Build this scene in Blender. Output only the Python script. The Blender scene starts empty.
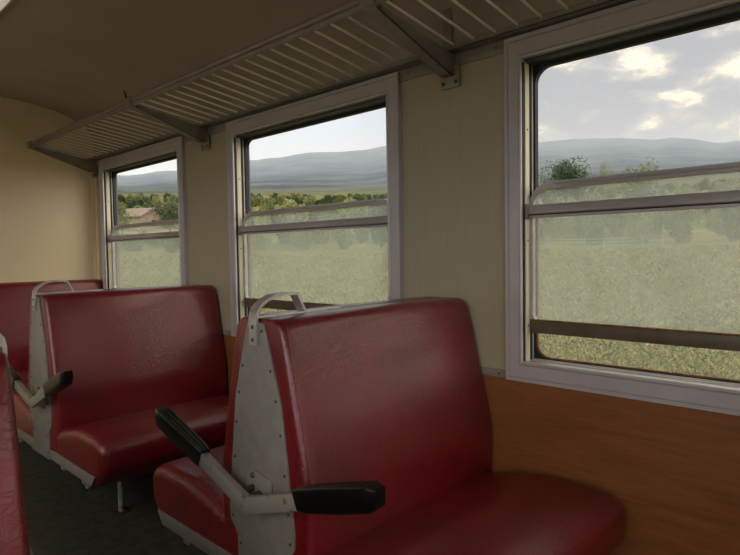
import bpy, bmesh, math, random
from mathutils import Vector, Matrix, noise

random.seed(7)
SC = bpy.context.scene
COL = SC.collection
H = 1.2                      # eye height above the carriage floor
PI = math.pi

# ------------------------------------------------------------------ materials
def lin(c):
    return tuple((v / 12.92 if v <= .04045 else ((v + .055) / 1.055) ** 2.4) for v in (q / 255 for q in c))

def mat(name, rgb, rough=.5, metal=0., spec=.5, coat=0., coat_rough=.2, var=None, var_scale=8., var_stretch=(1, 1, 1),
        bump=0., bump_scale=200., bump_kind='noise', bump_dist=.002, bump2=None, detail=4., mix=(.35, .65)):
    m = bpy.data.materials.new(name)
    m.use_nodes = True
    nt = m.node_tree
    N, L = nt.nodes, nt.links
    b = N['Principled BSDF']
    b.inputs['Base Color'].default_value = (*lin(rgb), 1)
    b.inputs['Roughness'].default_value = rough
    b.inputs['Metallic'].default_value = metal
    b.inputs['Specular IOR Level'].default_value = spec
    b.inputs['Coat Weight'].default_value = coat
    b.inputs['Coat Roughness'].default_value = coat_rough
    tc = N.new('ShaderNodeTexCoord')
    if var:
        mp = N.new('ShaderNodeMapping')
        mp.inputs['Scale'].default_value = var_stretch
        L.new(tc.outputs['Object'], mp.inputs['Vector'])
        n = N.new('ShaderNodeTexNoise')
        n.inputs['Scale'].default_value = var_scale
        n.inputs['Detail'].default_value = detail
        L.new(mp.outputs[0], n.inputs['Vector'])
        r = N.new('ShaderNodeValToRGB')
        r.color_ramp.elements[0].position = mix[0]
        r.color_ramp.elements[1].position = mix[1]
        r.color_ramp.elements[0].color = (*lin(rgb), 1)
        r.color_ramp.elements[1].color = (*lin(var), 1)
        L.new(n.outputs['Fac'], r.inputs['Fac'])
        L.new(r.outputs['Color'], b.inputs['Base Color'])
    last = None
    def add_bump(kind, scale, strength, dist):
        nonlocal last
        if kind == 'noise':
            t = N.new('ShaderNodeTexNoise'); t.inputs['Detail'].default_value = 5; out = t.outputs['Fac']
        else:
            t = N.new('ShaderNodeTexVoronoi'); t.feature = 'DISTANCE_TO_EDGE'; out = t.outputs['Distance']
        t.inputs['Scale'].default_value = scale
        L.new(tc.outputs['Object'], t.inputs['Vector'])
        if kind != 'noise':
            w = N.new('ShaderNodeTexNoise'); w.inputs['Scale'].default_value = scale * .35
            L.new(tc.outputs['Object'], w.inputs['Vector'])
            mx = N.new('ShaderNodeMixRGB'); mx.blend_type = 'ADD'; mx.inputs[0].default_value = .12
            L.new(tc.outputs['Object'], mx.inputs[1]); L.new(w.outputs['Color'], mx.inputs[2])
            L.new(mx.outputs[0], t.inputs['Vector'])
            rr = N.new('ShaderNodeMapRange'); rr.inputs['From Max'].default_value = .12
            L.new(out, rr.inputs['Value']); out = rr.outputs[0]
        bp = N.new('ShaderNodeBump')
        bp.inputs['Strength'].default_value = strength
        bp.inputs['Distance'].default_value = dist
        L.new(out, bp.inputs['Height'])
        if last: L.new(last.outputs[0], bp.inputs['Normal'])
        L.new(bp.outputs[0], b.inputs['Normal'])
        last = bp
    if bump: add_bump(bump_kind, bump_scale, bump, bump_dist)
    if bump2: add_bump(*bump2)
    return m

M = {}
M['cream'] = mat('cream_laminate', (173, 164, 135), .42, spec=.4, var=(169, 160, 130), var_scale=90, var_stretch=(1, 1, .08), bump=.03, bump_scale=300)
M['cream_end'] = mat('cream_end_wall', (228, 209, 168), .45, spec=.4, var=(226, 207, 166), var_scale=90, var_stretch=(1, 1, .1), bump=.03, bump_scale=300)
M['ceiling'] = mat('ceiling_paint', (168, 156, 138), .55, spec=.3, var=(161, 149, 131), var_scale=3, bump=.05, bump_scale=160)
M['lino'] = mat('linoleum', (74, 72, 66), .55, spec=.35, var=(52, 50, 46), var_scale=22, bump=.1, bump_scale=90, detail=8)
M['alu'] = mat('aluminium', (190, 185, 183), .38, .2, spec=.6, var=(182, 176, 175), var_scale=7, bump=.02, bump_scale=250)
M['alu_rail'] = mat('rail_aluminium', (190, 184, 181), .3, .25, spec=.6, var=(164, 158, 156), var_scale=14, var_stretch=(1, .15, 1))
M['bright'] = mat('sky_sheen_metal', (232, 228, 220), .3, .6)
M['header'] = mat('dark_header_metal', (74, 76, 80), .45, .2)
M['rubber'] = mat('black_rubber', (20, 19, 19), .6)
M['seal'] = mat('brown_sealant', (132, 92, 40), .7, var=(96, 62, 24), var_scale=40)
M['jamb'] = mat('cream_jamb_paint', (208, 199, 172), .4)
M['steel'] = mat('rack_steel', (142, 136, 124), .4, .12, var=(128, 122, 110), var_scale=18)
M['rod'] = mat('rack_rod_metal', (238, 232, 216), .35, .1, spec=.6)
M['railpaint'] = mat('rack_rail_paint', (150, 130, 118), .35, .1, var=(132, 112, 102), var_scale=10)
M['grey'] = mat('grey_bench_paint', (140, 136, 131), .42, .1, var=(129, 125, 120), var_scale=24, bump=.05, bump_scale=60)
M['grey_chip'] = mat('worn_grey_arm_paint', (142, 139, 131), .42, .15, var=(96, 84, 70), var_scale=46, mix=(.60, .70), bump=.08, bump_scale=60)
M['handle'] = mat('handle_aluminium', (196, 190, 182), .35, .55, var=(178, 172, 164), var_scale=30)
M['bolt'] = mat('bolt_steel', (92, 84, 74), .45, .8)
M['rivet'] = mat('rivet_steel', (70, 66, 60), .5, .5)
M['grip'] = mat('black_grip_plastic', (13, 13, 13), .24, spec=.6)
M['vinyl'] = mat('crimson_vinyl', (116, 7, 19), .38, spec=.5, var=(98, 7, 16), var_scale=5, coat=.6, coat_rough=.27,
                 bump=.45, bump_scale=46, bump_kind='voronoi', bump_dist=.0016, bump2=('noise', 240, .12, .0012))
M['vinyl_back'] = M['vinyl']
M['lamp_plastic'] = mat('lamp_diffuser_plastic', (236, 232, 220), .35)
_b = M['lamp_plastic'].node_tree.nodes['Principled BSDF']
_b.inputs['Emission Color'].default_value = (1, .93, .8, 1); _b.inputs['Emission Strength'].default_value = .22   # faint emission added so the diffuser shows brighter than the ceiling
M['rail_dark'] = mat('bottom_rail_paint', (112, 101, 80), .45, .2, var=(92, 82, 64), var_scale=9)
M['hook'] = mat('dark_hook_metal', (40, 34, 28), .5, .5)

def wood_mat():
    m = bpy.data.materials.new('wood_laminate'); m.use_nodes = True
    N, L = m.node_tree.nodes, m.node_tree.links
    b = N['Principled BSDF']
    tc = N.new('ShaderNodeTexCoord'); mp = N.new('ShaderNodeMapping')
    mp.inputs['Scale'].default_value = (1, .55, 6)
    L.new(tc.outputs['Object'], mp.inputs['Vector'])
    w = N.new('ShaderNodeTexNoise'); w.inputs['Scale'].default_value = 5; w.inputs['Detail'].default_value = 7; w.inputs['Distortion'].default_value = 1.2
    L.new(mp.outputs[0], w.inputs['Vector'])
    mp2 = N.new('ShaderNodeMapping'); mp2.inputs['Scale'].default_value = (1, 1.4, 22)
    L.new(tc.outputs['Object'], mp2.inputs['Vector'])
    n = N.new('ShaderNodeTexNoise'); n.inputs['Scale'].default_value = 9; n.inputs['Detail'].default_value = 4
    L.new(mp2.outputs[0], n.inputs['Vector'])
    r = N.new('ShaderNodeValToRGB')
    e = r.color_ramp.elements
    e[0].position = .33; e[0].color = (*lin((124, 77, 42)), 1)
    e[1].position = .68; e[1].color = (*lin((140, 90, 50)), 1)
    L.new(w.outputs['Fac'], r.inputs['Fac'])
    r2 = N.new('ShaderNodeValToRGB')
    r2.color_ramp.elements[0].position = .35; r2.color_ramp.elements[0].color = (.62, .58, .54, 1)
    r2.color_ramp.elements[1].position = .5; r2.color_ramp.elements[1].color = (1, 1, 1, 1)
    L.new(n.outputs['Fac'], r2.inputs['Fac'])
    mx = N.new('ShaderNodeMixRGB'); mx.blend_type = 'MULTIPLY'; mx.inputs[0].default_value = .35
    L.new(r.outputs[0], mx.inputs[1]); L.new(r2.outputs[0], mx.inputs[2])
    L.new(mx.outputs[0], b.inputs['Base Color'])
    b.inputs['Roughness'].default_value = .42
    b.inputs['Specular IOR Level'].default_value = .4
    return m
M['wood'] = wood_mat()

def glass_mat(name, haze, tint, film):
    """a pane with a film of dirt on it: the film scatters daylight, the rest lets it through"""
    m = bpy.data.materials.new(name); m.use_nodes = True
    N, L = m.node_tree.nodes, m.node_tree.links
    N.remove(N['Principled BSDF'])
    out = N['Material Output']
    t = N.new('ShaderNodeBsdfTransparent'); t.inputs[0].default_value = (*tint, 1)
    d = N.new('ShaderNodeBsdfTranslucent'); d.inputs[0].default_value = (*film, 1)
    g = N.new('ShaderNodeBsdfGlossy'); g.inputs['Roughness'].default_value = .02
    tc = N.new('ShaderNodeTexCoord')
    n = N.new('ShaderNodeTexNoise'); n.inputs['Scale'].default_value = 9; n.inputs['Detail'].default_value = 8
    L.new(tc.outputs['Object'], n.inputs['Vector'])
    mr = N.new('ShaderNodeMapRange'); mr.inputs['From Min'].default_value = .3; mr.inputs['From Max'].default_value = .7
    mr.inputs['To Min'].default_value = haze * .8; mr.inputs['To Max'].default_value = haze * 1.2
    L.new(n.outputs['Fac'], mr.inputs['Value'])
    m1 = N.new('ShaderNodeMixShader'); L.new(mr.outputs[0], m1.inputs[0]); L.new(t.outputs[0], m1.inputs[1]); L.new(d.outputs[0], m1.inputs[2])
    m2 = N.new('ShaderNodeMixShader'); m2.inputs[0].default_value = .012
    L.new(m1.outputs[0], m2.inputs[1]); L.new(g.outputs[0], m2.inputs[2])
    L.new(m2.outputs[0], out.inputs['Surface'])
    return m
M['pane'] = glass_mat('dusty_glass', .185, (.96, .97, .96), (.82, .87, .86))
M['pane_fixed'] = glass_mat('dusty_fixed_glass', .10, (.96, .97, .95), (.86, .87, .76))

# ------------------------------------------------------------------ mesh helpers
def link(o, parent=None):
    COL.objects.link(o)
    if parent is not None: o.parent = parent
    return o

def obj(name, bm, m, parent=None, smooth=True, angle=35, loc=None):
    bmesh.ops.recalc_face_normals(bm, faces=bm.faces[:])
    me = bpy.data.meshes.new(name)
    if smooth:
        lim = math.radians(angle)
        for f in bm.faces: f.smooth = True
        for e in bm.edges:
            if len(e.link_faces) == 2 and e.calc_face_angle(0) > lim: e.smooth = False
    bm.to_mesh(me); bm.free()
    me.materials.append(m)
    o = bpy.data.objects.new(name, me)
    if loc: o.location = loc
    return link(o, parent)

def tag(o, label=None, cat=None, group=None, kind=None):
    if label: o['label'] = label
    if cat: o['category'] = cat
    if group: o['group'] = group
    if kind: o['kind'] = kind
    return o

def empty(name, loc, rz=0):
    o = bpy.data.objects.new(name, None)
    o.location = loc; o.rotation_euler = (0, 0, rz); o.empty_display_size = .1
    return link(o)

def B(): return bmesh.new()

def box(bm, x0, x1, y0, y1, z0, z1, bev=0.):
    t = bmesh.new()
    v = [t.verts.new((x, y, z)) for x in (x0, x1) for y in (y0, y1) for z in (z0, z1)]
    for f in ((0, 1, 3, 2), (4, 6, 7, 5), (0, 4, 5, 1), (2, 3, 7, 6), (0, 2, 6, 4), (1, 5, 7, 3)):
        t.faces.new([v[i] for i in f])
    if bev:
        bmesh.ops.bevel(t, geom=t.edges[:], offset=bev, segments=2, profile=.5, affect='EDGES', clamp_overlap=True)
    merge(bm, t)
    return bm

def merge(bm, t):
    me = bpy.data.meshes.new('tmp'); t.to_mesh(me); t.free()
    bm.from_mesh(me); bpy.data.meshes.remove(me)

def prism(bm, pts, fn, a, b, bev=0.):
    """closed polygon pts (p,q) extruded from a to b; fn(p,q,t) -> xyz"""
    t = bmesh.new()
    v0 = [t.verts.new(fn(p, q, a)) for p, q in pts]
    v1 = [t.verts.new(fn(p, q, b)) for p, q in pts]
    n = len(pts)
    t.faces.new(v0); t.faces.new(v1[::-1])
    for i in range(n):
        t.faces.new((v0[i], v1[i], v1[(i + 1) % n], v0[(i + 1) % n]))
    bmesh.ops.recalc_face_normals(t, faces=t.faces[:])
    if bev:
        es = [e for e in t.edges if e.calc_face_angle(0) > .5]
        bmesh.ops.bevel(t, geom=es, offset=bev, segments=2, profile=.5, affect='EDGES', clamp_overlap=True)
    merge(bm, t)
    return bm

def loft(bm, rings, closed_ends=True):
    vs = [[bm.verts.new(p) for p in r] for r in rings]
    n = len(rings[0])
    for a, b in zip(vs, vs[1:]):
        for i in range(n):
            bm.faces.new((a[i], a[(i + 1) % n], b[(i + 1) % n], b[i]))
    if closed_ends:
        bm.faces.new(vs[0][::-1]); bm.faces.new(vs[-1])
    return bm

def tube(bm, path, r, n=10):
    path = [Vector(p) for p in path]
    rings = []
    for i, p in enumerate(path):
        d = (path[min(i + 1, len(path) - 1)] - path[max(i - 1, 0)]).normalized()
        u = d.cross(Vector((0, 0, 1)))
        if u.length < .01: u = d.cross(Vector((0, 1, 0)))
        u.normalize(); w = d.cross(u)
        rr = r[i] if isinstance(r, (list, tuple)) else r
        rings.append([p + rr * (math.cos(a) * u + math.sin(a) * w) for a in (2 * PI * k / n for k in range(n))])
    return loft(bm, rings)

def dome(bm, c, axis, r, h, n=10):
    """a rivet or screw head"""
    ax = Vector(axis).normalized(); c = Vector(c)
    u = ax.orthogonal().normalized(); w = ax.cross(u)
    rings = []
    for k in range(4):
        a = k / 3 * PI / 2 * .97
        rings.append([c + ax * (h * math.sin(a)) + (r * math.cos(a)) * (math.cos(t) * u + math.sin(t) * w) for t in (2 * PI * i / n for i in range(n))])
    return loft(bm, rings)

def fillet(pts, rad, seg=6):
    """round the corners of a closed polygon; rad = number or list"""
    out = []
    n = len(pts)
    for i, p in enumerate(pts):
        r = rad[i] if isinstance(rad, (list, tuple)) else rad
        p = Vector(p); a = Vector(pts[i - 1]) - p; b = Vector(pts[(i + 1) % n]) - p
        la, lb = a.length, b.length; a.normalize(); b.normalize()
        ang = a.angle(b)
        if r <= 0 or ang > PI - .02: out.append(tuple(p)); continue
        t = min(r / math.tan(ang / 2), la * .48, lb * .48)
        r2 = t * math.tan(ang / 2)
        c = p + (a + b).normalized() * (r2 / math.sin(ang / 2))
        s = p + a * t - c; e = p + b * t - c
        a0 = math.atan2(s.y, s.x); a1 = math.atan2(e.y, e.x)
        da = (a1 - a0 + PI) % (2 * PI) - PI
        for k in range(seg + 1):
            q = a0 + da * k / seg
            out.append((c.x + r2 * math.cos(q), c.y + r2 * math.sin(q)))
    return out

def resample(pts, step):
    out = []
    n = len(pts)
    for i in range(n):
        a = Vector(pts[i]); b = Vector(pts[(i + 1) % n])
        k = max(1, int((b - a).length / step))
        for j in range(k): out.append(tuple(a.lerp(b, j / k)))
    return out

def inset_pts(pts, off):
    n = len(pts)
    area = sum(pts[i][0] * pts[(i + 1) % n][1] - pts[(i + 1) % n][0] * pts[i][1] for i in range(n))
    sg = 1 if area > 0 else -1
    out = []
    for i in range(n):
        a = Vector(pts[i - 1]); b = Vector(pts[(i + 1) % n]); d = (b - a)
        if d.length < 1e-9: out.append(pts[i]); continue
        d.normalize()
        out.append((pts[i][0] - sg * d.y * off, pts[i][1] + sg * d.x * off))
    return out

def pad(bm, prof, fn, L, r, bulge=0., nx=26, kq=1., pmin=-1.):
    """upholstered pad: rounded profile carried along its length, ends rounded over with radius r"""
    st = []
    K = 6
    for k in range(K + 1):
        a = PI / 2 * k / K
        st.append((r - r * math.cos(a) if False else r * (1 - math.cos(a)), r * (1 - math.sin(a))))
    mid = [(r + (L - 2 * r) * k / nx, 0.) for k in range(1, nx)]
    sts = st + mid + [(L - s, o) for s, o in reversed(st)]
    rings = []
    for s, o in sts:
        b = bulge * math.sin(PI * s / L) ** .6 if 0 < s < L else 0
        ring = inset_pts(prof, o - b)
        ring = [(p0 if p0 < pmin else p, q0 + (q - q0) * (kq if q0 > q else 1)) for (p0, q0), (p, q) in zip(prof, ring)]
        rings.append([fn(p, q, s) for p, q in ring])
    return loft(bm, rings)

# ------------------------------------------------------------------ camera
cam_d, yaw, pitch, roll, fpx = 1.7171, .8065, -.0432, -.0158, 584.98
fv = Vector((math.sin(yaw) * math.cos(pitch), math.cos(yaw) * math.cos(pitch), math.sin(pitch)))
rv = Vector((math.cos(yaw), -math.sin(yaw), 0)); uv = rv.cross(fv)
c_, s_ = math.cos(roll), math.sin(roll)
R_ = rv * c_ + uv * s_; U_ = -rv * s_ + uv * c_
cam = bpy.data.cameras.new('camera'); co = link(bpy.data.objects.new('camera', cam))
co.matrix_world = Matrix(((R_.x, U_.x, -fv.x, -cam_d), (R_.y, U_.y, -fv.y, 0), (R_.z, U_.z, -fv.z, H), (0, 0, 0, 1)))
cam.sensor_width = 36; cam.lens = fpx / 740 * 36; cam.clip_start = .02; cam.clip_end = 20000
SC.camera = co

# ------------------------------------------------------------------ carriage shell
Y_END, Y_BACK = 4.46, -7.3
X_L = -2.22                      # left wall
XW = .02                         # face of the cream panels on the window wall
Y3, WW, TT, PT = 1.0208, 1.1877, .0607, 1.65
ZTO, ZTI, ZBI, ZBO = H + .6869, H + .6141, H - .3697, H - .4324
SPANS = [(Y3 + k * PT - WW, Y3 + k * PT) for k in (-4, -3, -2, -1, 0, 1, 2)]   # outer casing spans

def structure(name, bm, m, **k):
    o = obj(name, bm, m, **k); o['kind'] = 'structure'; return o

bm = B(); box(bm, X_L - .1, .12, Y_BACK - .1, Y_END + .1, -.06, 0); structure('floor', bm, M['lino'], smooth=False)

def pierced_wall(x0, x1, z0, z1, name, m):
    bm = B()
    zb, zt = ZBI - .02, ZTI + .02
    box(bm, x0, x1, Y_BACK, Y_END, z0, zb); box(bm, x0, x1, Y_BACK, Y_END, zt, z1)
    ys = [Y_BACK]
    for a, b in SPANS: ys += [a + TT - .02, b - TT + .02]
    ys.append(Y_END)
    for a, b in zip(ys[::2], ys[1::2]): box(bm, x0, x1, a, b, zb, zt)
    return structure(name, bm, m, smooth=False)
pierced_wall(XW, .10, .78, 2.10, 'wall_right', M['cream'])
pierced_wall(X_L - .1, X_L, 0, 2.10, 'wall_left', M['cream'])
bm = B(); box(bm, XW - .004, .10, Y_BACK, Y_END, 0, .78); structure('wall_right_lower', bm, M['wood'], smooth=False)
bm = B(); box(bm, X_L - .1, .12, Y_END, Y_END + .08, 0, 2.4); structure('wall_end', bm, M['cream_end'], smooth=False)
bm = B(); box(bm, X_L - .1, .12, Y_BACK - .08, Y_BACK, 0, 2.4); structure('wall_back', bm, M['cream_end'], smooth=False)
# arched ceiling
half = [(XW - .002, .712), (XW - .002, .80), (.006, .87), (-.005, .90), (-.03, .935), (-.08, .966), (-.15, .997), (-.234, 1.025), (-.33, 1.044), (-.45, 1.058), (-.6, 1.068), (-.8, 1.076), (-1.1, 1.08)]
prof = half + [(X_L + XW - x, z) for x, z in reversed(half[:-1])]
bm = B()
rings = [[(x, y, H + z) for x, z in prof] for y in (Y_BACK, Y_END)]
vs = [[bm.verts.new(p) for p in r] for r in rings]
top = [[bm.verts.new((p[0] + dx, p[1], H + 1.2)) for p, dx in ((r[0], .1), (r[-1], -.1))] for r in rings]
for i in range(len(prof) - 1): bm.faces.new((vs[0][i], vs[0][i + 1], vs[1][i + 1], vs[1][i]))
bm.faces.new((top[0][0], top[0][1], top[1][1], top[1][0]))
bm.faces.new((vs[0][0], vs[1][0], top[1][0], top[0][0])); bm.faces.new((vs[0][-1], vs[1][-1], top[1][1], top[0][1]))
structure('ceiling', bm, M['ceiling'], angle=40)

# trims: dado strip, strip under the rack, corner strip
def screws(pts, axis, parent, r=.004, h=.002, m=None):
    for p in pts:
        bm = B(); dome(bm, (0, 0, 0), axis, r, h)
        obj('screw', bm, m or M['bolt'], parent, loc=p)

for k in range(3):
    k += 3
    y0 = SPANS[k][1]; y1 = SPANS[k + 1][0]
    bm = B(); box(bm, XW - .008, XW, y0, y1, .768, .793, .001)
    t = structure('trim_%d' % (k - 2), bm, M['steel'])
    screws([(XW - .008, y0 + .035, .781), (XW - .008, y1 - .035, .781)], (-1, 0, 0), t)
    bm = B(); box(bm, XW - .006, XW, y0, y1, ZTO - .035, ZTO + .012, .001)
    t = structure('trim_%d' % (k + 1), bm, M['steel'])
    screws([(XW - .006, y0 + .04, ZTO - .012), (XW - .006, y1 - .04, ZTO - .012)], (-1, 0, 0), t)
bm = B(); box(bm, XW - .004, XW, Y_END - .03, Y_END, .3, 1.86, .001); box(bm, XW - .03, XW, Y_END - .004, Y_END, .3, 1.86, .001)
t = structure('trim_7', bm, M['cream_end'])
screws([(XW - .004, Y_END - .016, z) for z in (.9, 1.1, 1.3, 1.5, 1.7)], (-1, 0, 0), t, .003)
bm = B(); box(bm, XW - .012, XW - .004, Y_BACK, Y_END, 0, .09, .002)
structure('baseboard_right', bm, M['rubber'])

# ------------------------------------------------------------------ windows
def sweep_rect(bm, prof, y0, y1, z0, z1, sc=(1, 1, 1, 1)):
    """mitred picture-frame sweep; prof points (w outward, x)"""
    rings = []
    for cy, cz, sy, sz, ky, kz in ((y0, z0, -1, -1, sc[0], sc[2]), (y1, z0, 1, -1, sc[1], sc[2]), (y1, z1, 1, 1, sc[1], sc[3]), (y0, z1, -1, 1, sc[0], sc[3])):
        rings.append([(x, cy + sy * w * ky, cz + sz * w * kz) for w, x in prof])
    vs = [[bm.verts.new(p) for p in r] for r in rings]
    n = len(prof)
    for a in range(4):
        A, Bv = vs[a], vs[(a + 1) % 4]
        for i in range(n):
            bm.faces.new((A[i], A[(i + 1) % n], Bv[(i + 1) % n], Bv[i]))

def rrect(y0, y1, z0, z1, r, seg=8):
    return fillet([(y0, z0), (y1, z0), (y1, z1), (y0, z1)], r, seg)

def ring_plate(bm, outer, inner, x0, x1):
    """plate between two closed outlines with the same number of points"""
    n = len(outer)
    vo0 = [bm.verts.new((x0, *p)) for p in outer]; vi0 = [bm.verts.new((x0, *p)) for p in inner]
    vo1 = [bm.verts.new((x1, *p)) for p in outer]; vi1 = [bm.verts.new((x1, *p)) for p in inner]
    for i in range(n):
        j = (i + 1) % n
        bm.faces.new((vo0[i], vo0[j], vi0[j], vi0[i])); bm.faces.new((vo1[i], vi1[i], vi1[j], vo1[j]))
        bm.faces.new((vi0[i], vi0[j], vi1[j], vi1[i])); bm.faces.new((vo0[i], vo1[i], vo1[j], vo0[j]))

def plate(bm, pts, x0, x1):
    prism(bm, pts, lambda p, q, t: (t, p, q), x0, x1)

def window(idx, a, b):
    y0, y1 = a + TT, b - TT          # clear opening
    z0, z1 = ZBI, ZTI
    root = empty('window_%d' % idx, (0, (a + b) / 2, z0)); root['kind'] = 'structure'
    oy = -(a + b) / 2; oz = -z0
    def part(name, bm, m, parent=root, **k):
        bmesh.ops.translate(bm, verts=bm.verts[:], vec=(0, oy, oz))
        return obj(name, bm, m, parent, **k)
    # casing
    bm = B()
    pr = [(0, .03), (0, -.003), (.004, -.005), (.008, -.003), (.010, 0), (.046, 0), (.048, .002), (.050, -.002), (.0607, -.002), (.0607, .026), (.03, .03)]
    sweep_rect(bm, pr, y0, y1, z0, z1, (1, 1, 1.035, 1.2))
    cs = part('casing', bm, M['alu'], angle=25)
    # reveal lining behind the casing
    bm = B()
    sweep_rect(bm, [(0, .028), (.018, .028), (.018, .10), (0, .10)], y0, y1, z0, z1)
    part('reveal', bm, M['header'], angle=25)
    # sill and header steps
    bm = B()
    for i in range(3):
        box(bm, .022 + i * .016, .034 + i * .016, y0, y1, z0 - .002, z0 + .003 + .002 * i, .001)
    part('sill_track', bm, M['alu'])
    bm = B(); box(bm, -.002, .019, y0 + .002, y1 - .002, z0 - .001, z0 + .0045, .001)  # strip added on the casing edge, paler and shinier to stand for sky light
    part('sill_lip', bm, M['bright'])
    bm = B(); box(bm, .020, .075, y0, y1, z1 - .012, z1 + .004, .002)
    part('header', bm, M['header'])
    for ye, s in ((y1, -1), (y0, 1)):
        def jb(w0, w1, xa, xb): 
            t = B(); ya, yb = sorted((ye + s * w0, ye + s * w1)); return box(t, xa, xb, ya, yb, z0 + .002, z1 - .012, .0012)
        part('jamb_gasket', jb(-.002, .003, .006, .015), M['rubber'])
        js = part('jamb_strip', jb(-.002, .006, .016, .042), M['jamb'])
        for z in (z0 + .12, z0 + .40, z0 + .76):
            t = B(); dome(t, (0, 0, 0), (0, s, 0), .0035, .002)
            obj('screw', t, M['bolt'], js, loc=(.029, ye + s * .006 + oy, z + oz))
        part('guide_channel', jb(-.002, .009, .044, .052), M['rubber'])
        part('guide_bead', jb(-.002, .011, .053, .058), M['alu_rail'])
    # outer frame with rounded corners
    g0, g1, h0, h1 = y0 + .016, y1 - .016, z0 + .010, z1 - .024
    inner = rrect(g0, g1, h0, h1, .05, 8)
    outer = [(y0 if p < (y0 + y1) / 2 else y1, q) for p, q in inner]
    outer = [((y0 - .004) if p < g0 + .051 and abs(p - g0) < .0511 else (y1 + .004) if p > g1 - .051 else p, q) for p, q in inner]
    outer = []
    for p, q in inner:
        # push outwards to the rectangle
        cx, cz = (y0 + y1) / 2, (z0 + z1) / 2
        dx, dz = p - cx, q - cz
        k = min(((y1 - y0) / 2 + .004) / abs(dx) if dx else 9, ((z1 - z0) / 2 + .004) / abs(dz) if dz else 9)
        outer.append((cx + dx * k, cz + dz * k))
    bm = B(); ring_plate(bm, outer, inner, .062, .082)
    fr = part('outer_frame', bm, M['rubber'], angle=30)
    # brown sealant bead round the fixed lower pane
    zm = H + .125
    i1 = rrect(g0, g1, h0, zm, [.05, .05, .004, .004]); i2 = rrect(g0 + .004, g1 - .004, h0 + .004, zm - .003, [.047, .047, .003, .003])
    bm = B(); ring_plate(bm, i1, i2, .066, .078)
    part('sealant', bm, M['seal'])
    bm = B(); plate(bm, rrect(g0 - .002, g1 + .002, h0 - .002, zm, [.05, .05, .004, .004]), .0725, .0755)
    part('fixed_pane', bm, M['pane_fixed'])
    # lowered sash: ring with rounded upper corners, top bead and deep bottom rail
    s0, s1, t0, t1 = y0 + .004, y1 - .004, H - .272, H + .218
    o1 = rrect(s0, s1, t0, t1, [.02, .02, .075, .075]); i1 = rrect(s0 + .012, s1 - .012, t0 + .040, t1 - .024, [.02, .02, .06, .06])
    bm = B(); ring_plate(bm, o1, i1, .042, .060)
    sash = part('sash_frame', bm, M['alu_rail'], angle=30)
    bm = B(); box(bm, .036, .044, s0 + .09, s1 - .09, t1 - .012, t1 - .003, .002)
    box(bm, .037, .043, s0 + .12, s1 - .10, t1 - .024, t1 - .016, .002)
    bmesh.ops.translate(bm, verts=bm.verts[:], vec=(0, oy, oz)); obj('pull_bead', bm, M['alu_rail'], sash)
    bm = B(); plate(bm, rrect(s0 + .008, s1 - .008, t0 + .03, t1 - .02, [.02, .02, .055, .055]), .0495, .0525)
    bmesh.ops.translate(bm, verts=bm.verts[:], vec=(0, oy, oz)); obj('sash_pane', bm, M['pane'], sash)
    bm = B(); box(bm, .039, .063, s0 + .001, s1 - .001, t0 - .002, t0 + .0375, .002)
    bmesh.ops.translate(bm, verts=bm.verts[:], vec=(0, oy, oz)); obj('bottom_rail', bm, M['rail_dark'], sash)
    bm = B(); box(bm, .0385, .058, s0 + .002, s1 - .002, t0 + .0375, t0 + .0425, .001)
    bmesh.ops.translate(bm, verts=bm.verts[:], vec=(0, oy, oz)); obj('bottom_seal', bm, M['seal'], sash)
    # fixed transom bar
    zr = H + .102
    bp = fillet([(.018, zr + .012), (.040, zr + .012), (.042, zr + .043), (.024, zr + .044)], [.006, .003, .006, .010], 5)
    bm = B(); prism(bm, bp, lambda p, q, t: (p, t, q), y0 + .012, y1 - .012)
    box(bm, .024, .040, y0 + .012, y1 - .012, zr, zr + .009, .002)
    tr = part('transom_bar', bm, M['alu_rail'])
    bm = B(); box(bm, .028, .036, y0 + .013, y1 - .013, zr + .008, zr + .013)
    part('transom_gasket', bm, M['rubber'])
    for ya, yb in ((y0 - .001, y0 + .0125), (y1 - .0125, y1 + .001)):
        bm = B(); box(bm, .014, .044, ya, yb, zr - .004, zr + .047, .003)
        part('end_block', bm, M['steel'])
    return root
for i, k in enumerate((4, 5, 6)): window(i + 1, *SPANS[k])

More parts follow.
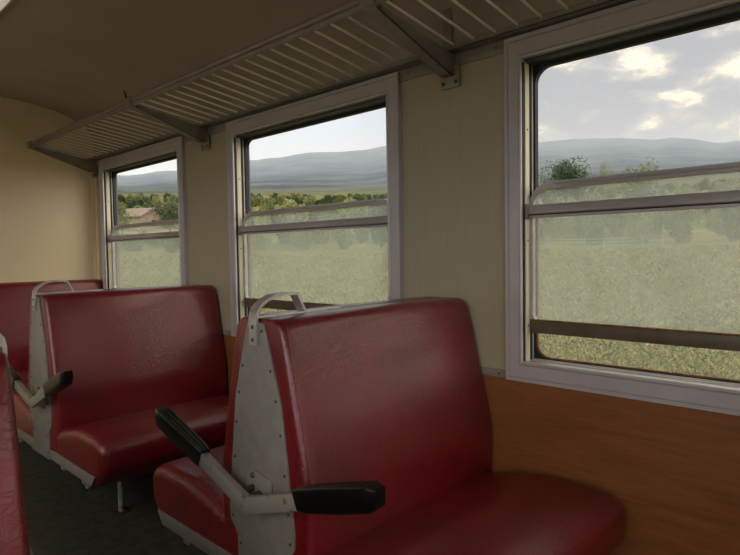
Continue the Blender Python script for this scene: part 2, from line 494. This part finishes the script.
# ------------------------------------------------------------------ luggage rack
RX, RZ = -.40, H + .768
def rack():
    root = tag(empty('luggage_rack', (0, 2.0, H + .69)), 'grey metal luggage rack of thin rods running above the windows', 'luggage rack')
    oy, oz = -2.0, -(H + .69)
    def part(name, bm, m, parent=root, **k):
        bmesh.ops.translate(bm, verts=bm.verts[:], vec=(0, oy, oz)); return obj(name, bm, m, parent, **k)
    ya, yb = -1.2, Y_END - .005
    bm = B(); tube(bm, [(RX, ya, RZ + .006), (RX, yb, RZ + .006)], .013, 12)
    part('front_rail', bm, M['railpaint'])
    bm = B(); box(bm, RX - .006, RX + .010, ya, yb, RZ - .022, RZ - .006, .003)
    box(bm, RX + .012, RX + .026, ya, yb, RZ - .012, RZ - .004, .002)
    part('front_channel', bm, M['steel'])
    bm = B(); box(bm, -.030, XW - .006, ya, yb, H + .694, H + .699, .001); box(bm, -.030, -.026, ya, yb, H + .694, H + .716, .001)
    part('back_rail', bm, M['steel'])
    # rods
    bm = B(); tube(bm, [(RX + .018, 0, RZ - .008 - H - .69), (-.028, 0, .021)], .0046, 8)
    rod0 = obj('rod', bm, M['rod'], root)
    y = 1.245 + PT * 2 - .04; ys = []
    y = Y_END - .04
    while y > -.6:
        ys.append(y); y -= PT / 20
    rod0.location = (0, ys[0] + oy, 0)
    for y in ys[1:]:
        c = rod0.copy(); COL.objects.link(c); c.parent = root; c.location = (0, y + oy, 0)
    # brackets
    for by in (1.245, 1.245 + PT, Y_END - .03, 1.245 - PT):
        bm = B()
        e = .022
        top_ = [(XW - .008, H + .702), (RX + .004, RZ - .004)]
        tri = [(XW - .008, H + .618), (XW - .008, H + .700), (-.03, H + .693), (RX + .002, RZ - .012), (RX + .002, RZ - .026), (-.025, H + .618)]
        prism(bm, tri, lambda p, q, t: (p, t, q), by + e - .004, by + e)
        prism(bm, tri, lambda p, q, t: (p, t, q), by - e, by - e + .004)
        low = [(RX + .002, RZ - .026), (-.025, H + .618), (XW - .008, H + .618)]
        th = .004
        for (xa, za), (xb, zb) in zip(low, low[1:]):
            prism(bm, [(xa, za), (xb, zb), (xb, zb + th), (xa, za + th)], lambda p, q, t: (p, t, q), by - e, by + e)
        br = part('bracket', bm, M['steel'], angle=20)
        bm = B(); box(bm, XW - .014, XW - .006, by - .040, by + .040, H + .578, H + .655, .002)
        bmesh.ops.translate(bm, verts=bm.verts[:], vec=(0, oy, oz)); wp = obj('wall_plate', bm, M['steel'], br)
        for dy in (-.027, .027):
            t = B(); dome(t, (0, 0, 0), (-1, 0, 0), .007, .005); obj('bolt', t, M['bolt'], br, loc=(XW - .014, by + dy + oy, H + .596 + oz))
        t = B(); dome(t, (0, 0, 0), (0, -1, 0), .006, .004); obj('bolt', t, M['bolt'], br, loc=(RX + .02, by - e + oy, RZ - .022 + oz))
        bm = B(); box(bm, RX - .017, RX + .017, by - .03, by + .03, RZ - .026, RZ + .0205, .004)
        bmesh.ops.translate(bm, verts=bm.verts[:], vec=(0, oy, oz)); obj('rail_clamp', bm, M['railpaint'], br)
    # hanger strap on the wall above the near bracket
    bm = B(); box(bm, XW - .012, XW - .006, 1.235, 1.275, H + .72, H + .88, .001)
    st = part('hanger_strap', bm, M['steel'])
    t = B(); dome(t, (0, 0, 0), (-1, 0, 0), .006, .004); obj('bolt', t, M['bolt'], st, loc=(XW - .012, 1.255 + oy, H + .745 + oz))
    # small dark hook on the rail
    bm = B(); hy = 1.245 + PT
    tube(bm, [(RX - .012, hy + .01, RZ + .012), (RX - .018, hy + .02, RZ + .028), (RX - .014, hy + .03, RZ + .044), (RX - .020, hy + .034, RZ + .056)], .004, 8)
    part('coat_hook', bm, M['hook'])
rack()

# ceiling lamp
lr = tag(empty('ceiling_light', (-1.1, 2.4, H + 1.076)), 'long white ceiling lamp along the middle of the ceiling', 'ceiling lamp')
bm = B(); box(bm, -.155, .155, -.75, .75, -.02, .006, .004); obj('housing', bm, M['alu'], lr)
bm = B(); prism(bm, fillet([(-.143, -.018), (.143, -.018), (.12, -.052), (-.12, -.052)], [.004, .004, .02, .02]), lambda p, q, t: (p, t, q), -.73, .73)
obj('diffuser', bm, M['lamp_plastic'], lr)
for s in (-1, 1):
    bm = B(); box(bm, -.148, .148, s * .735 - .012, s * .735 + .012, -.055, -.015, .006); obj('end_cap', bm, M['alu'], lr)

# ------------------------------------------------------------------ benches
def bench(name, xa, c, L, s, label, group, halves=(-1, 1), fittings=True, shift=-.012, tilt=0.):
    """xa = aisle face of the end panel, c = middle of the bench in y, L = length, s = direction to its wall"""
    root = tag(empty(name, (xa, c, 0)), label, 'train seat', group)
    X = lambda x: s * x
    def P(name_, bm, m, parent=root, **k): return obj(name_, bm, m, parent, **k)
    single = len(halves) == 1
    # end panel
    hw = [(.036, -.178), (.040, -.19), (.100, -.385), (.130, -.60), (.143, -.70), (.140, -.745), (.108, -.778), (.106, -.905)]
    if single:
        out = [(halves[0] * d, H + z) for d, z in hw] + [(0, H + hw[-1][1]), (0, H + hw[0][1])]
    else:
        out = [(d, H + z) for d, z in hw] + [(-d, H + z) for d, z in reversed(hw)]
    bm = B(); prism(bm, fillet(out, .012, 4), lambda p, q, t: (X(t), p, q), 0, .007, .001)
    ep = P('end_panel', bm, M['grey'], angle=30)
    for h in halves:
        for d, z in ((.028, -.20), (.062, -.30), (.082, -.375), (.098, -.46), (.111, -.56), (.124, -.655), (.128, -.73), (.092, -.80), (.09, -.87)):
            t = B(); dome(t, (0, 0, 0), (-s, 0, 0), .0045, .003, 8); obj('rivet', t, M['rivet'], ep, loc=(X(0), h * d, H + z))
    # side bar under the cushions
    bars = [(-.60, -.845), (-.565, -.888), (.565, -.888), (.60, -.845)]
    if single: bars = [(-.60, -.845), (-.565, -.888), (0, -.888), (0, -.845)]
    bm = B(); prism(bm, [(d, H + z - .012) for d, z in bars], lambda p, q, t: (X(t), p, q), .004, .010, .001)
    P('side_bar', bm, M['grey'])
    # pads
    back = fillet([(.004, -.86), (.19, -.86), (.198, -.70), (.200, -.61), (.162, -.44), (.122, -.26), (.095, -.168), (.004, -.168)], [.0, .02, .12, .35, .5, .3, .045, .004], 8)
    seat = fillet([(.10, -.885), (.10, -.775), (.21, -.750), (.40, -.708), (.58, -.706), (.662, -.732), (.656, -.845), (.56, -.915)], [.01, .02, .05, .25, .18, .055, .08, .05], 7)
    back = resample(back, .03); seat = resample(seat, .03)
    for h in halves:
        f = lambda p, q, t, h=h: (X(t), h * p, H + q)
        bm = B(); pad(bm, back, lambda p, q, t: f(p, q, t + .006), L - .006, .019, .004, kq=.35, pmin=.03)
        P('backrest', bm, M['vinyl_back'], angle=50)
        bm = B(); pad(bm, seat, lambda p, q, t: f(p, q, t + .008), L - .026, .038, .006)
        P('cushion', bm, M['vinyl'], angle=50)
    # frame under the cushions
    bm = B()
    for h in halves:
        for d in (.2, .44): box(bm, min(X(.02), X(L)), max(X(.02), X(L)), h * d - .018, h * d + .018, H - .93, H - .885, .002)
    P('seat_frame', bm, M['grey'])
    for h in halves:
        bm = B(); tube(bm, [(X(.27), h * .20, 0.004), (X(.27), h * .20, H - .925)], .0135, 12)
        lg = P('leg', bm, M['grey_chip'])
        bm = B(); box(bm, X(.27) - .035, X(.27) + .035, h * .20 - .03, h * .20 + .03, 0, .006, .002)
        P('foot_plate', bm, M['bolt'], lg)
    if not fittings: return root
    # grab handle: flat bar from the end panel over the top
    path = [(-.005, -.238), (-.005, -.168), (-.002, -.152), (.010, -.136), (.030, -.122), (.055, -.113), (.085, -.109), (.128, -.110), (.136, -.116), (.150, -.145), (.160, -.162)]
    w, th = .0165, .004
    bm = B(); rings = []
    for i, (x, z) in enumerate(path):
        a = Vector(path[max(i - 1, 0)]); b = Vector(path[min(i + 1, len(path) - 1)]); d = (b - a).normalized(); n = Vector((-d.y, d.x))
        rings.append([(X(x + sgn * n.x * th), dy, H + z + sgn * n.y * th) for sgn, dy in ((1, -w), (1, w), (-1, w), (-1, -w))])
    loft(bm, rings)
    box(bm, min(X(.0), X(.30)), max(X(.0), X(.30)), -w, w, H - .1685, H - .1615, .0015)
    gh = P('grab_handle', bm, M['handle'], angle=40)
    for z in (-.19, -.224):
        t = B(); dome(t, (0, 0, 0), (-s, 0, 0), .006, .004); obj('screw', t, M['bolt'], gh, loc=(X(-.0085), 0, H + z))
    # armrests: V shaped flat bar on a bracket, a ribbed black grip on each end
    up = [(0, -.624), (.06, -.606), (.24, -.546)]
    lo = [(.233, -.590), (.055, -.651), (0, -.672)]
    outl = [(-d, z) for d, z in reversed(up)] + [(d, z) for d, z in up[1:]] + lo[:2] + [(0, -.667)] + [(-d, z) for d, z in reversed(lo[:2])]
    da = 0.
    outl = [(d + da, H + z) for d, z in outl]
    bm = B(); prism(bm, outl, lambda p, q, t: (X(t), p, q), -.056, -.034, .002)
    arm = P('armrest', bm, M['grey_chip'], angle=25)
    a_ = math.radians(tilt); zp = H - .64
    arm.rotation_euler = (-a_, 0, 0); arm.location = (0, shift - math.sin(a_) * zp, zp - math.cos(a_) * zp)
    bm = B(); prism(bm, fillet([(-.05, H - .585), (.03, H - .575), (.065, H - .595), (.065, H - .655), (-.05, H - .66)], .01, 4), lambda p, q, t: (X(t), p, q), -.006, 0, .001)
    obj('bracket', bm, M['grey'], arm)
    bm = B(); tube(bm, [(X(-.036), .0, H - .635), (X(0), .0, H - .635)], .014, 10); tube(bm, [(X(-.036), .03, H - .62), (X(0), .03, H - .62)], .008, 10)
    obj('pivot', bm, M['bolt'], arm)
    for d, z in ((.03, -.588), (-.01, -.672)):
        t = B(); dome(t, (0, 0, 0), (-s, 0, 0), .008, .008); obj('bolt', t, M['bolt'], arm, loc=(X(-.006 if z > -.66 else 0), d, H + z))
    for h in (-1, 1):
        bm = B(); rings = []
        n = 12
        for k in range(n + 1):
            t = k / n
            d = .212 + .258 * t
            zc = -.573 + .078 * t
            ht = .027 + .004 * math.sin(PI * t * .8)
            wd = .017 + .004 * t
            e = 1.
            if t > .92: e = 1 - ((t - .92) / .08) ** 2 * .28
            if t < .05: e = .9 + 2 * t
            # ribbed top, flat sides, rounded underside
            sec = [(-1 + 2 * q / 27, .86 + .17 * abs(math.sin(1.5 * PI * (2 * q / 27)))) for q in range(28)]
            sec += [(1.04, .6), (1.04, -.7), (.8, -.95), (.4, -1), (-.4, -1), (-.8, -.95), (-1.04, -.7), (-1.04, .6)]
            ring = [(X(-.045 + ex * wd * e), h * (d - .0105 * ez * (1 - t)), H + zc + ez * ht * e) for ex, ez in sec]
            rings.append(ring)
        loft(bm, rings)
        obj('grip', bm, M['grip'], arm, angle=50)
    return root

G = 'red double train seats'
bench('train_bench', -.825, 1.275, .835, 1, 'largest red vinyl double bench, standing under the pillar beside the largest window', G)
bench('train_bench', -.858, 2.925, .868, 1, 'red vinyl double bench in the middle, between the two smaller windows', G, shift=-.055, tilt=4.)
bench('train_bench', -.858, Y_END - .012, .868, 1, 'red vinyl bench backed against the cream end wall', G, halves=(-1,), fittings=False)
bench('train_bench', -1.408, 1.275, .80, -1, 'red vinyl bench across the aisle, only its backrest edge at the left border', G)

# ------------------------------------------------------------------ outdoors
def ridge(phi):
    tab = [(-.6, .10), (-.2, .12), (.1, .142), (.208, .150), (.30, .165), (.39, .174), (.48, .176), (.60, .172), (.725, .1785), (.765, .174), (.80, .1715), (.862, .1695), (.92, .162), (.962, .156), (1.08, .137), (1.163, .126), (1.35, .10), (1.7, .07)]
    for (a, va), (b, vb) in zip(tab, tab[1:]):
        if a <= phi <= b:
            t = (phi - a) / (b - a); t = t * t * (3 - 2 * t); return va + (vb - va) * t
    return .08
def crest(phi):
    return ridge(phi) + .0015 * noise.noise(Vector((phi * 17, 2.3, 0))) + .0018 * noise.noise(Vector((phi * 41, 7.1, 0)))
ELEV = [(0, -.5), (10, -.22), (25, -.0613), (60, -.004), (100, .035), (250, .078), (500, .095)]
def ground(r, phi):
    if r <= 60: z = -2.25 + max(0, r - 8) / 52 * 2.0
    elif r <= 500:
        for (a, va), (b, vb) in zip(ELEV[3:], ELEV[4:]):
            if r <= b:
                z = r * (va + (vb - va) * (r - a) / (b - a)); break
    else:
        t = min(1, (r - 500) / 4000); z = r * (.095 + (crest(phi) - .095) * t ** .75)
        if r > 4500: z = 4500 * crest(phi) - (r - 4500) * .25
        z += 26 * t * (1 - t * .8) * noise.noise(Vector((phi * 16, r / 1800, 9)))
        z += 22 * t * noise.noise(Vector((r * math.cos(phi) / 900, r * math.sin(phi) / 900, 1))) * (1 - t * .75)
    z += min(1, r / 120) * .35 * noise.noise(Vector((r * math.cos(phi) / 9, r * math.sin(phi) / 9, 4)))
    return H + z
def at(r, phi, dz=0):
    return Vector((-cam_d + r * math.cos(phi), r * math.sin(phi), ground(r, phi) + dz))

def land_mat():
    m = bpy.data.materials.new('land'); m.use_nodes = True
    N, L = m.node_tree.nodes, m.node_tree.links
    b = N['Principled BSDF']; b.inputs['Roughness'].default_value = 1; b.inputs['Specular IOR Level'].default_value = .1
    geo = N.new('ShaderNodeNewGeometry')
    ln = N.new('ShaderNodeVectorMath'); ln.operation = 'LENGTH'; L.new(geo.outputs['Position'], ln.inputs[0])
    def ramp(scale, c0, c1, p0=.4, p1=.6, det=8):
        n = N.new('ShaderNodeTexNoise'); n.inputs['Scale'].default_value = scale; n.inputs['Detail'].default_value = det
        L.new(geo.outputs['Position'], n.inputs['Vector'])
        r = N.new('ShaderNodeValToRGB'); r.color_ramp.elements[0].position = p0; r.color_ramp.elements[1].position = p1
        r.color_ramp.elements[0].color = (*lin(c0), 1); r.color_ramp.elements[1].color = (*lin(c1), 1)
        L.new(n.outputs['Fac'], r.inputs[0]); return r.outputs[0]
    def step(a, c):
        r = N.new('ShaderNodeMapRange'); r.inputs['From Min'].default_value = a; r.inputs['From Max'].default_value = c
        L.new(ln.outputs['Value'], r.inputs['Value']); return r.outputs[0]
    def mx(f, a, c):
        q = N.new('ShaderNodeMixRGB'); L.new(f, q.inputs[0]); L.new(a, q.inputs[1]); L.new(c, q.inputs[2]); return q.outputs[0]
    field = ramp(.35, (104, 98, 60), (86, 89, 52))
    scrub = ramp(.09, (112, 104, 68), (68, 74, 44), .42, .54)
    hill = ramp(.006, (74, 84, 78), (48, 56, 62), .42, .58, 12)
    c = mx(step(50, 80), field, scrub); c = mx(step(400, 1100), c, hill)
    L.new(c, b.inputs['Base Color'])
    return m
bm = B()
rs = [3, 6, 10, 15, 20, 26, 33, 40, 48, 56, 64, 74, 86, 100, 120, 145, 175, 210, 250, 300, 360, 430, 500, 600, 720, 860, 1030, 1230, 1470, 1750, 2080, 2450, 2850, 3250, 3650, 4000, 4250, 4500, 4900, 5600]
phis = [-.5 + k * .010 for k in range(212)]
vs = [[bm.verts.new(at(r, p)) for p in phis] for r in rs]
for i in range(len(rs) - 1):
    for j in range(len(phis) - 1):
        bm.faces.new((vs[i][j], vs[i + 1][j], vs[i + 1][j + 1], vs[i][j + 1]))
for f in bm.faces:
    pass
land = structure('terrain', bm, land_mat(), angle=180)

# unseen ground across the line, pale tone chosen to bounce daylight into the carriage
bm = B(); q = [bm.verts.new(v) for v in ((-6000, -6000, -1.6), (40, -6000, -1.6), (40, 6000, -1.6), (-6000, 6000, -1.6))]; bm.faces.new(q)
structure('ground', bm, mat('pale_bounce_ground', (166, 164, 156), .95, spec=.1, var=(146, 144, 136), var_scale=.8))

# foliage
def leaf_mat(name, a, b_, sc=1.2):
    m = mat(name, a, .7, spec=.25, var=b_, var_scale=sc, mix=(.35, .65)); return m
LEAF = [leaf_mat('leaf_olive', (98, 104, 60), (66, 78, 44)), leaf_mat('leaf_dark', (58, 72, 44), (42, 54, 34)), leaf_mat('leaf_yellow', (106, 108, 62), (78, 86, 50))]
BARK = mat('bark', (86, 72, 56), .9)
def crown_mesh(seed, n_blob, n_leaf, rx, rz, leaf, lift=0., gaps=.0):
    rnd = random.Random(seed)
    bm = B()
    blobs = []
    blobs.append((Vector((rx * rnd.uniform(-.25, .25), 0, lift + rz * .72)), .36))
    for k in range(n_blob):
        a = rnd.uniform(0, 2 * PI); q = rnd.uniform(0, .62)
        blobs.append((Vector((rx * q * math.cos(a), rx * q * math.sin(a), lift + rz * rnd.uniform(.25, .8))), rnd.uniform(.28, .48)))
    for k in range(n_leaf):
        c, rr = rnd.choice(blobs)
        d = Vector((rnd.gauss(0, 1), rnd.gauss(0, 1), rnd.gauss(0, 1))).normalized() * (rnd.uniform(.55, 1.) * rr)
        p = c + Vector((d.x * rx, d.y * rx, d.z * rz * .8))
        if p.z < lift * .6 + .02: p.z = lift * .6 + .02 + rnd.random() * .1
        u = Vector((rnd.gauss(0, 1), rnd.gauss(0, 1), rnd.gauss(0, 1))).normalized(); w = u.orthogonal().normalized()
        a = rnd.uniform(.6, 1.3) * leaf
        bm.faces.new([bm.verts.new(p + u * a), bm.verts.new(p + w * a * .5), bm.verts.new(p - u * a), bm.verts.new(p - w * a * .5)])
    me = bpy.data.meshes.new('crown'); bm.to_mesh(me); bm.free(); return me
def trunk_mesh(seed, h, r):
    rnd = random.Random(seed); bm = B()
    tube(bm, [(0, 0, -.4), (.05 * h * rnd.uniform(-1, 1), 0, h * .4), (.08 * h * rnd.uniform(-1, 1), .05 * h, h)], [r, r * .8, r * .5], 7)
    for k in range(3):
        a = rnd.uniform(0, 6.28); tube(bm, [(0, 0, h * .55), (h * .3 * math.cos(a), h * .3 * math.sin(a), h * 1.15)], [r * .5, r * .25], 6)
    me = bpy.data.meshes.new('trunk'); bm.to_mesh(me); bm.free(); return me
BUSH = []
for k in range(6):
    me = crown_mesh(k, 7, 1500, 1.0, 1.0, .085); me.materials.append(LEAF[k % 3]); BUSH.append((me, trunk_mesh(k, .35, .04)))
for q in BUSH: q[1].materials.append(BARK)
def bush(name, r, phi, w, h, k, label, cat, group, rz=0.):
    root = tag(empty(name, at(r, phi, -.15), rz), label, cat, group)
    o = bpy.data.objects.new('foliage', BUSH[k][0]); o.scale = (w, w, h); link(o, root)
    o = bpy.data.objects.new('stem', BUSH[k][1]); o.scale = (w, w, h); link(o, root)
    return root
rnd = random.Random(3)
# hedge of bushes behind the field, seen through the dusty lower panes
for k in range(34):
    phi = .13 + 1.12 * (k + rnd.uniform(-.2, .2)) / 33
    r = 70 + 9 * (k % 2) + rnd.uniform(-1, 1)
    low = .45 if 1.06 < phi < 1.2 else 1.
    bush('bush', r, phi, rnd.uniform(1.7, 2.3), low * rnd.uniform(3.2, 5.2), rnd.randrange(6), 'green bush in the row along the far side of the field', 'bush', 'bushes along the far side of the field', rnd.uniform(0, 6))
# scrub trees on the rising ground
spots = []
while len(spots) < 285:
    phi = rnd.uniform(.16, .53) if rnd.random() < .33 else rnd.uniform(.68, 1.2)
    r = 95 + 330 * rnd.random() ** .85
    s_t = rnd.uniform(.75, 1.25)
    q = Vector((r * math.cos(phi), r * math.sin(phi)))
    if 1.09 < phi < 1.18 and r < 150: continue
    if all((q - o).length > 2.9 * (s_t + t) for o, t in spots):
        spots.append((q, s_t))
for q, s_t in spots:
    phi = math.atan2(q.y, q.x); r = q.length
    bush('scrub_tree', r, phi, 2.9 * s_t, 4.4 * s_t, rnd.randrange(6), 'low green tree among others on the slope below the hills', 'tree', 'low trees on the slope below the hills', rnd.uniform(0, 6))
# single trees over the transom of the near window
def tree(name, r, phi, w, h, seed, label, leaf=0, lift=.45, n=2600, nb=9):
    root = tag(empty(name, at(r, phi, -.2)), label, 'tree')
    me = crown_mesh(seed, nb, n, w, h * .7, .11 * w / 2.6, h * .30); me.materials.append(LEAF[leaf])
    link(bpy.data.objects.new('crown', me), root)
    tm = trunk_mesh(seed, h * .5, .05 * h / 2); tm.materials.append(BARK); link(bpy.data.objects.new('trunk', tm), root)
tree('tall_tree', 88, .440, 4.6, 10.6, 21, 'tall open-crowned tree above the transom of the near window', 1, n=7000, nb=26)
tree('round_tree', 92, .385, 1.9, 10.2, 22, 'small light green tree just right of the tall tree', 2, n=2500)
tree('broad_tree', 90, .335, 3.6, 9.8, 23, 'broad flat-topped tree right of the small light green tree', 0, n=5000, nb=18)
tree('dark_tree', 88, 1.092, 3.4, 6.0, 24, 'dark leafy tree right of the stone house in the far window', 1, nb=12)
tree('leafy_tree', 88, 1.163, 2.4, 5.6, 25, 'leafy green tree left of the stone house in the far window', 0)

# field fence
fr = tag(empty('field_fence', at(63, .45)), 'pale low fence of rails and posts between field and bushes', 'fence')
base = fr.location.copy()
mf = mat('pale_fence', (104, 104, 94), .7)
pr = None
for k in range(13):
    p = at(63, .30 + k * .028) - base
    bm = B(); box(bm, p.x - .06, p.x + .06, p.y - .06, p.y + .06, p.z - .3, p.z + 1.25, .01); obj('post', bm, mf, fr)
    if pr is not None:
        bm = B()
        for z in (.45, .8, 1.15): tube(bm, [pr + Vector((0, 0, z)), p + Vector((0, 0, z))], .045, 6)
        obj('rail', bm, mf, fr)
    pr = p
# house
hp = at(128, 1.135)
hs = tag(empty('stone_house', hp, .5), 'pale stone house with a sloping tiled roof among the trees', 'house')
mw = mat('house_wall', (132, 116, 98), .9, var=(112, 98, 84), var_scale=1.2); mr_ = mat('roof_tiles', (112, 98, 88), .9, var=(94, 82, 74), var_scale=3)
bm = B(); prism(bm, [(-4, -1), (4, -1), (4, 2.2), (0, 3.9), (-4, 2.2)], lambda p, q, t: (p, t, q), -3, 3); obj('wall', bm, mw, hs, smooth=False)
for s in (-1, 1):
    bm = B(); prism(bm, [(0, 3.95), (s * 4.5, 2.05), (s * 4.5, 2.25), (0, 4.15)], lambda p, q, t: (p, t, q), -3.4, 3.4); obj('roof', bm, mr_, hs, smooth=False)
bm = B(); box(bm, -.6, .6, -3.05, -2.9, .4, 1.6); obj('window', bm, M['hook'], hs)

# meadow plants: nobody could count them
def meadow():
    rnd = random.Random(11)
    cols = [leaf_mat('meadow_green', (106, 102, 52), (82, 87, 42), 2), leaf_mat('meadow_yellow', (124, 112, 62), (102, 93, 49), 2), leaf_mat('meadow_dark', (73, 80, 45), (60, 67, 39), 2)]
    bm = B()
    for k in range(40000):
        phi = rnd.uniform(-.1, 1.32); r = 6 + 52 * rnd.random() ** 1.15
        p = at(r, phi); kind = rnd.random(); mi = 0 if kind < .5 else 1 if kind < .8 else 2
        s_ = .013 + .0017 * r
        hgt = rnd.uniform(.15, .5)
        for q in range(6):
            a = rnd.uniform(0, 6.28); l = rnd.uniform(.5, 1.) * s_ * 1.9
            c = p + Vector((rnd.gauss(0, .14), rnd.gauss(0, .14), hgt * rnd.random()))
            u = Vector((math.cos(a), math.sin(a), rnd.uniform(.2, 1.6))).normalized(); w = u.cross(Vector((rnd.gauss(0, 1), rnd.gauss(0, 1), rnd.gauss(0, 1)))).normalized()
            f = bm.faces.new([bm.verts.new(c - u * l), bm.verts.new(c + w * l * .35), bm.verts.new(c + u * l), bm.verts.new(c - w * l * .35)])
            f.material_index = mi
    me = bpy.data.meshes.new('meadow_plants'); bm.to_mesh(me); bm.free()
    for m in cols: me.materials.append(m)
    o = link(bpy.data.objects.new('meadow_plants', me))
    tag(o, 'yellow green meadow plants covering the field outside the windows', 'meadow', kind='stuff')
meadow()

# haze over the far hills
def haze():
    m = bpy.data.materials.new('haze_air'); m.use_nodes = True
    N, L = m.node_tree.nodes, m.node_tree.links
    N.remove(N['Principled BSDF'])
    v = N.new('ShaderNodeVolumeScatter'); v.inputs['Color'].default_value = (.29, .36, .55, 1); v.inputs['Density'].default_value = 4.2e-4
    v.inputs['Anisotropy'].default_value = 0
    L.new(v.outputs[0], N['Material Output'].inputs['Volume'])
    bm = B(); box(bm, 420, 6200, -3500, 9000, -80, 1000)
    o = obj('haze', bm, m, smooth=False); tag(o, 'pale haze of moist air in front of the hills', 'haze', kind='stuff')
haze()

# ------------------------------------------------------------------ sky
w = bpy.data.worlds.new('sky'); SC.world = w; w.use_nodes = True
N, L = w.node_tree.nodes, w.node_tree.links
bg = N['Background']
tc = N.new('ShaderNodeTexCoord')
def vdot(d):
    q = N.new('ShaderNodeVectorMath'); q.operation = 'DOT_PRODUCT'; q.inputs[1].default_value = Vector(d).normalized()
    L.new(tc.outputs['Generated'], q.inputs[0]); return q.outputs['Value']
def mrange(v, a, b, c, d, smooth=True):
    q = N.new('ShaderNodeMapRange'); q.interpolation_type = 'SMOOTHSTEP' if smooth else 'LINEAR'
    for k, x in zip(('From Min', 'From Max', 'To Min', 'To Max'), (a, b, c, d)): q.inputs[k].default_value = x
    L.new(v, q.inputs['Value']); return q.outputs[0]
def mixc(f, a, b, mode='MIX'):
    q = N.new('ShaderNodeMixRGB'); q.blend_type = mode
    if isinstance(f, float): q.inputs[0].default_value = f
    else: L.new(f, q.inputs[0])
    for i, c in ((1, a), (2, b)):
        if isinstance(c, tuple): q.inputs[i].default_value = (*c, 1)
        else: L.new(c, q.inputs[i])
    return q.outputs[0]
mp = N.new('ShaderNodeMapping'); mp.inputs['Scale'].default_value = (1, 1, 2.3); mp.inputs['Location'].default_value = (.85, .3, .45)
L.new(tc.outputs['Generated'], mp.inputs['Vector'])
n1 = N.new('ShaderNodeTexNoise'); n1.inputs['Scale'].default_value = 9.5; n1.inputs['Detail'].default_value = 9; n1.inputs['Roughness'].default_value = .6; n1.inputs['Distortion'].default_value = .2
L.new(mp.outputs[0], n1.inputs['Vector'])
cl = N.new('ShaderNodeValToRGB')
e = cl.color_ramp.elements
e[0].position = .36; e[0].color = (*lin((240, 230, 208)), 1)
e[1].position = .53; e[1].color = (*lin((128, 126, 127)), 1)
x = e.new(.44); x.color = (*lin((164, 158, 151)), 1)
L.new(n1.outputs['Fac'], cl.inputs[0])
# clear pale blue towards the far end of the line, cloud towards the side
clear = mixc(mrange(vdot((0, 0, 1)), .05, .5, 0, 1), lin((200, 212, 238)), lin((176, 196, 232)))
cloudy = mrange(vdot((.42, .90, .1)), .82, .97, 1, 0)
sk = mixc(cloudy, clear, cl.outputs[0])
# pale band just above the horizon
sk = mixc(mrange(vdot((0, 0, 1)), 0.09, .19, .6, 0), sk, mixc(cloudy, lin((204, 214, 234)), lin((166, 172, 186))))
# the sun stands behind cloud on the other side of the train: that part of the sky is the bright one
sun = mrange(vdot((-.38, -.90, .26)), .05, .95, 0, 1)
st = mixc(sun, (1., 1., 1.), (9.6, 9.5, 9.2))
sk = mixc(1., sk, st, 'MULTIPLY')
# an overcast sky is brightest overhead
sk = mixc(1., sk, mixc(mrange(vdot((0, 0, 1)), .32, .9, 0, 1), (1., 1., 1.), (1.9, 1.88, 1.8)), 'MULTIPLY')
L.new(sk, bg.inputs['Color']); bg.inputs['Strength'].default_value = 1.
w.cycles.sampling_method = 'MANUAL'; w.cycles.sample_map_resolution = 512

# ------------------------------------------------------------------ view
SC.view_settings.view_transform = 'Standard'; SC.view_settings.look = 'None'
SC.view_settings.exposure = .48; SC.view_settings.gamma = 1; SC.view_settings.use_curve_mapping = False
SC.cycles.max_bounces = 10; SC.cycles.diffuse_bounces = 6; SC.cycles.transparent_max_bounces = 16
SC.cycles.caustics_reflective = False; SC.cycles.caustics_refractive = False
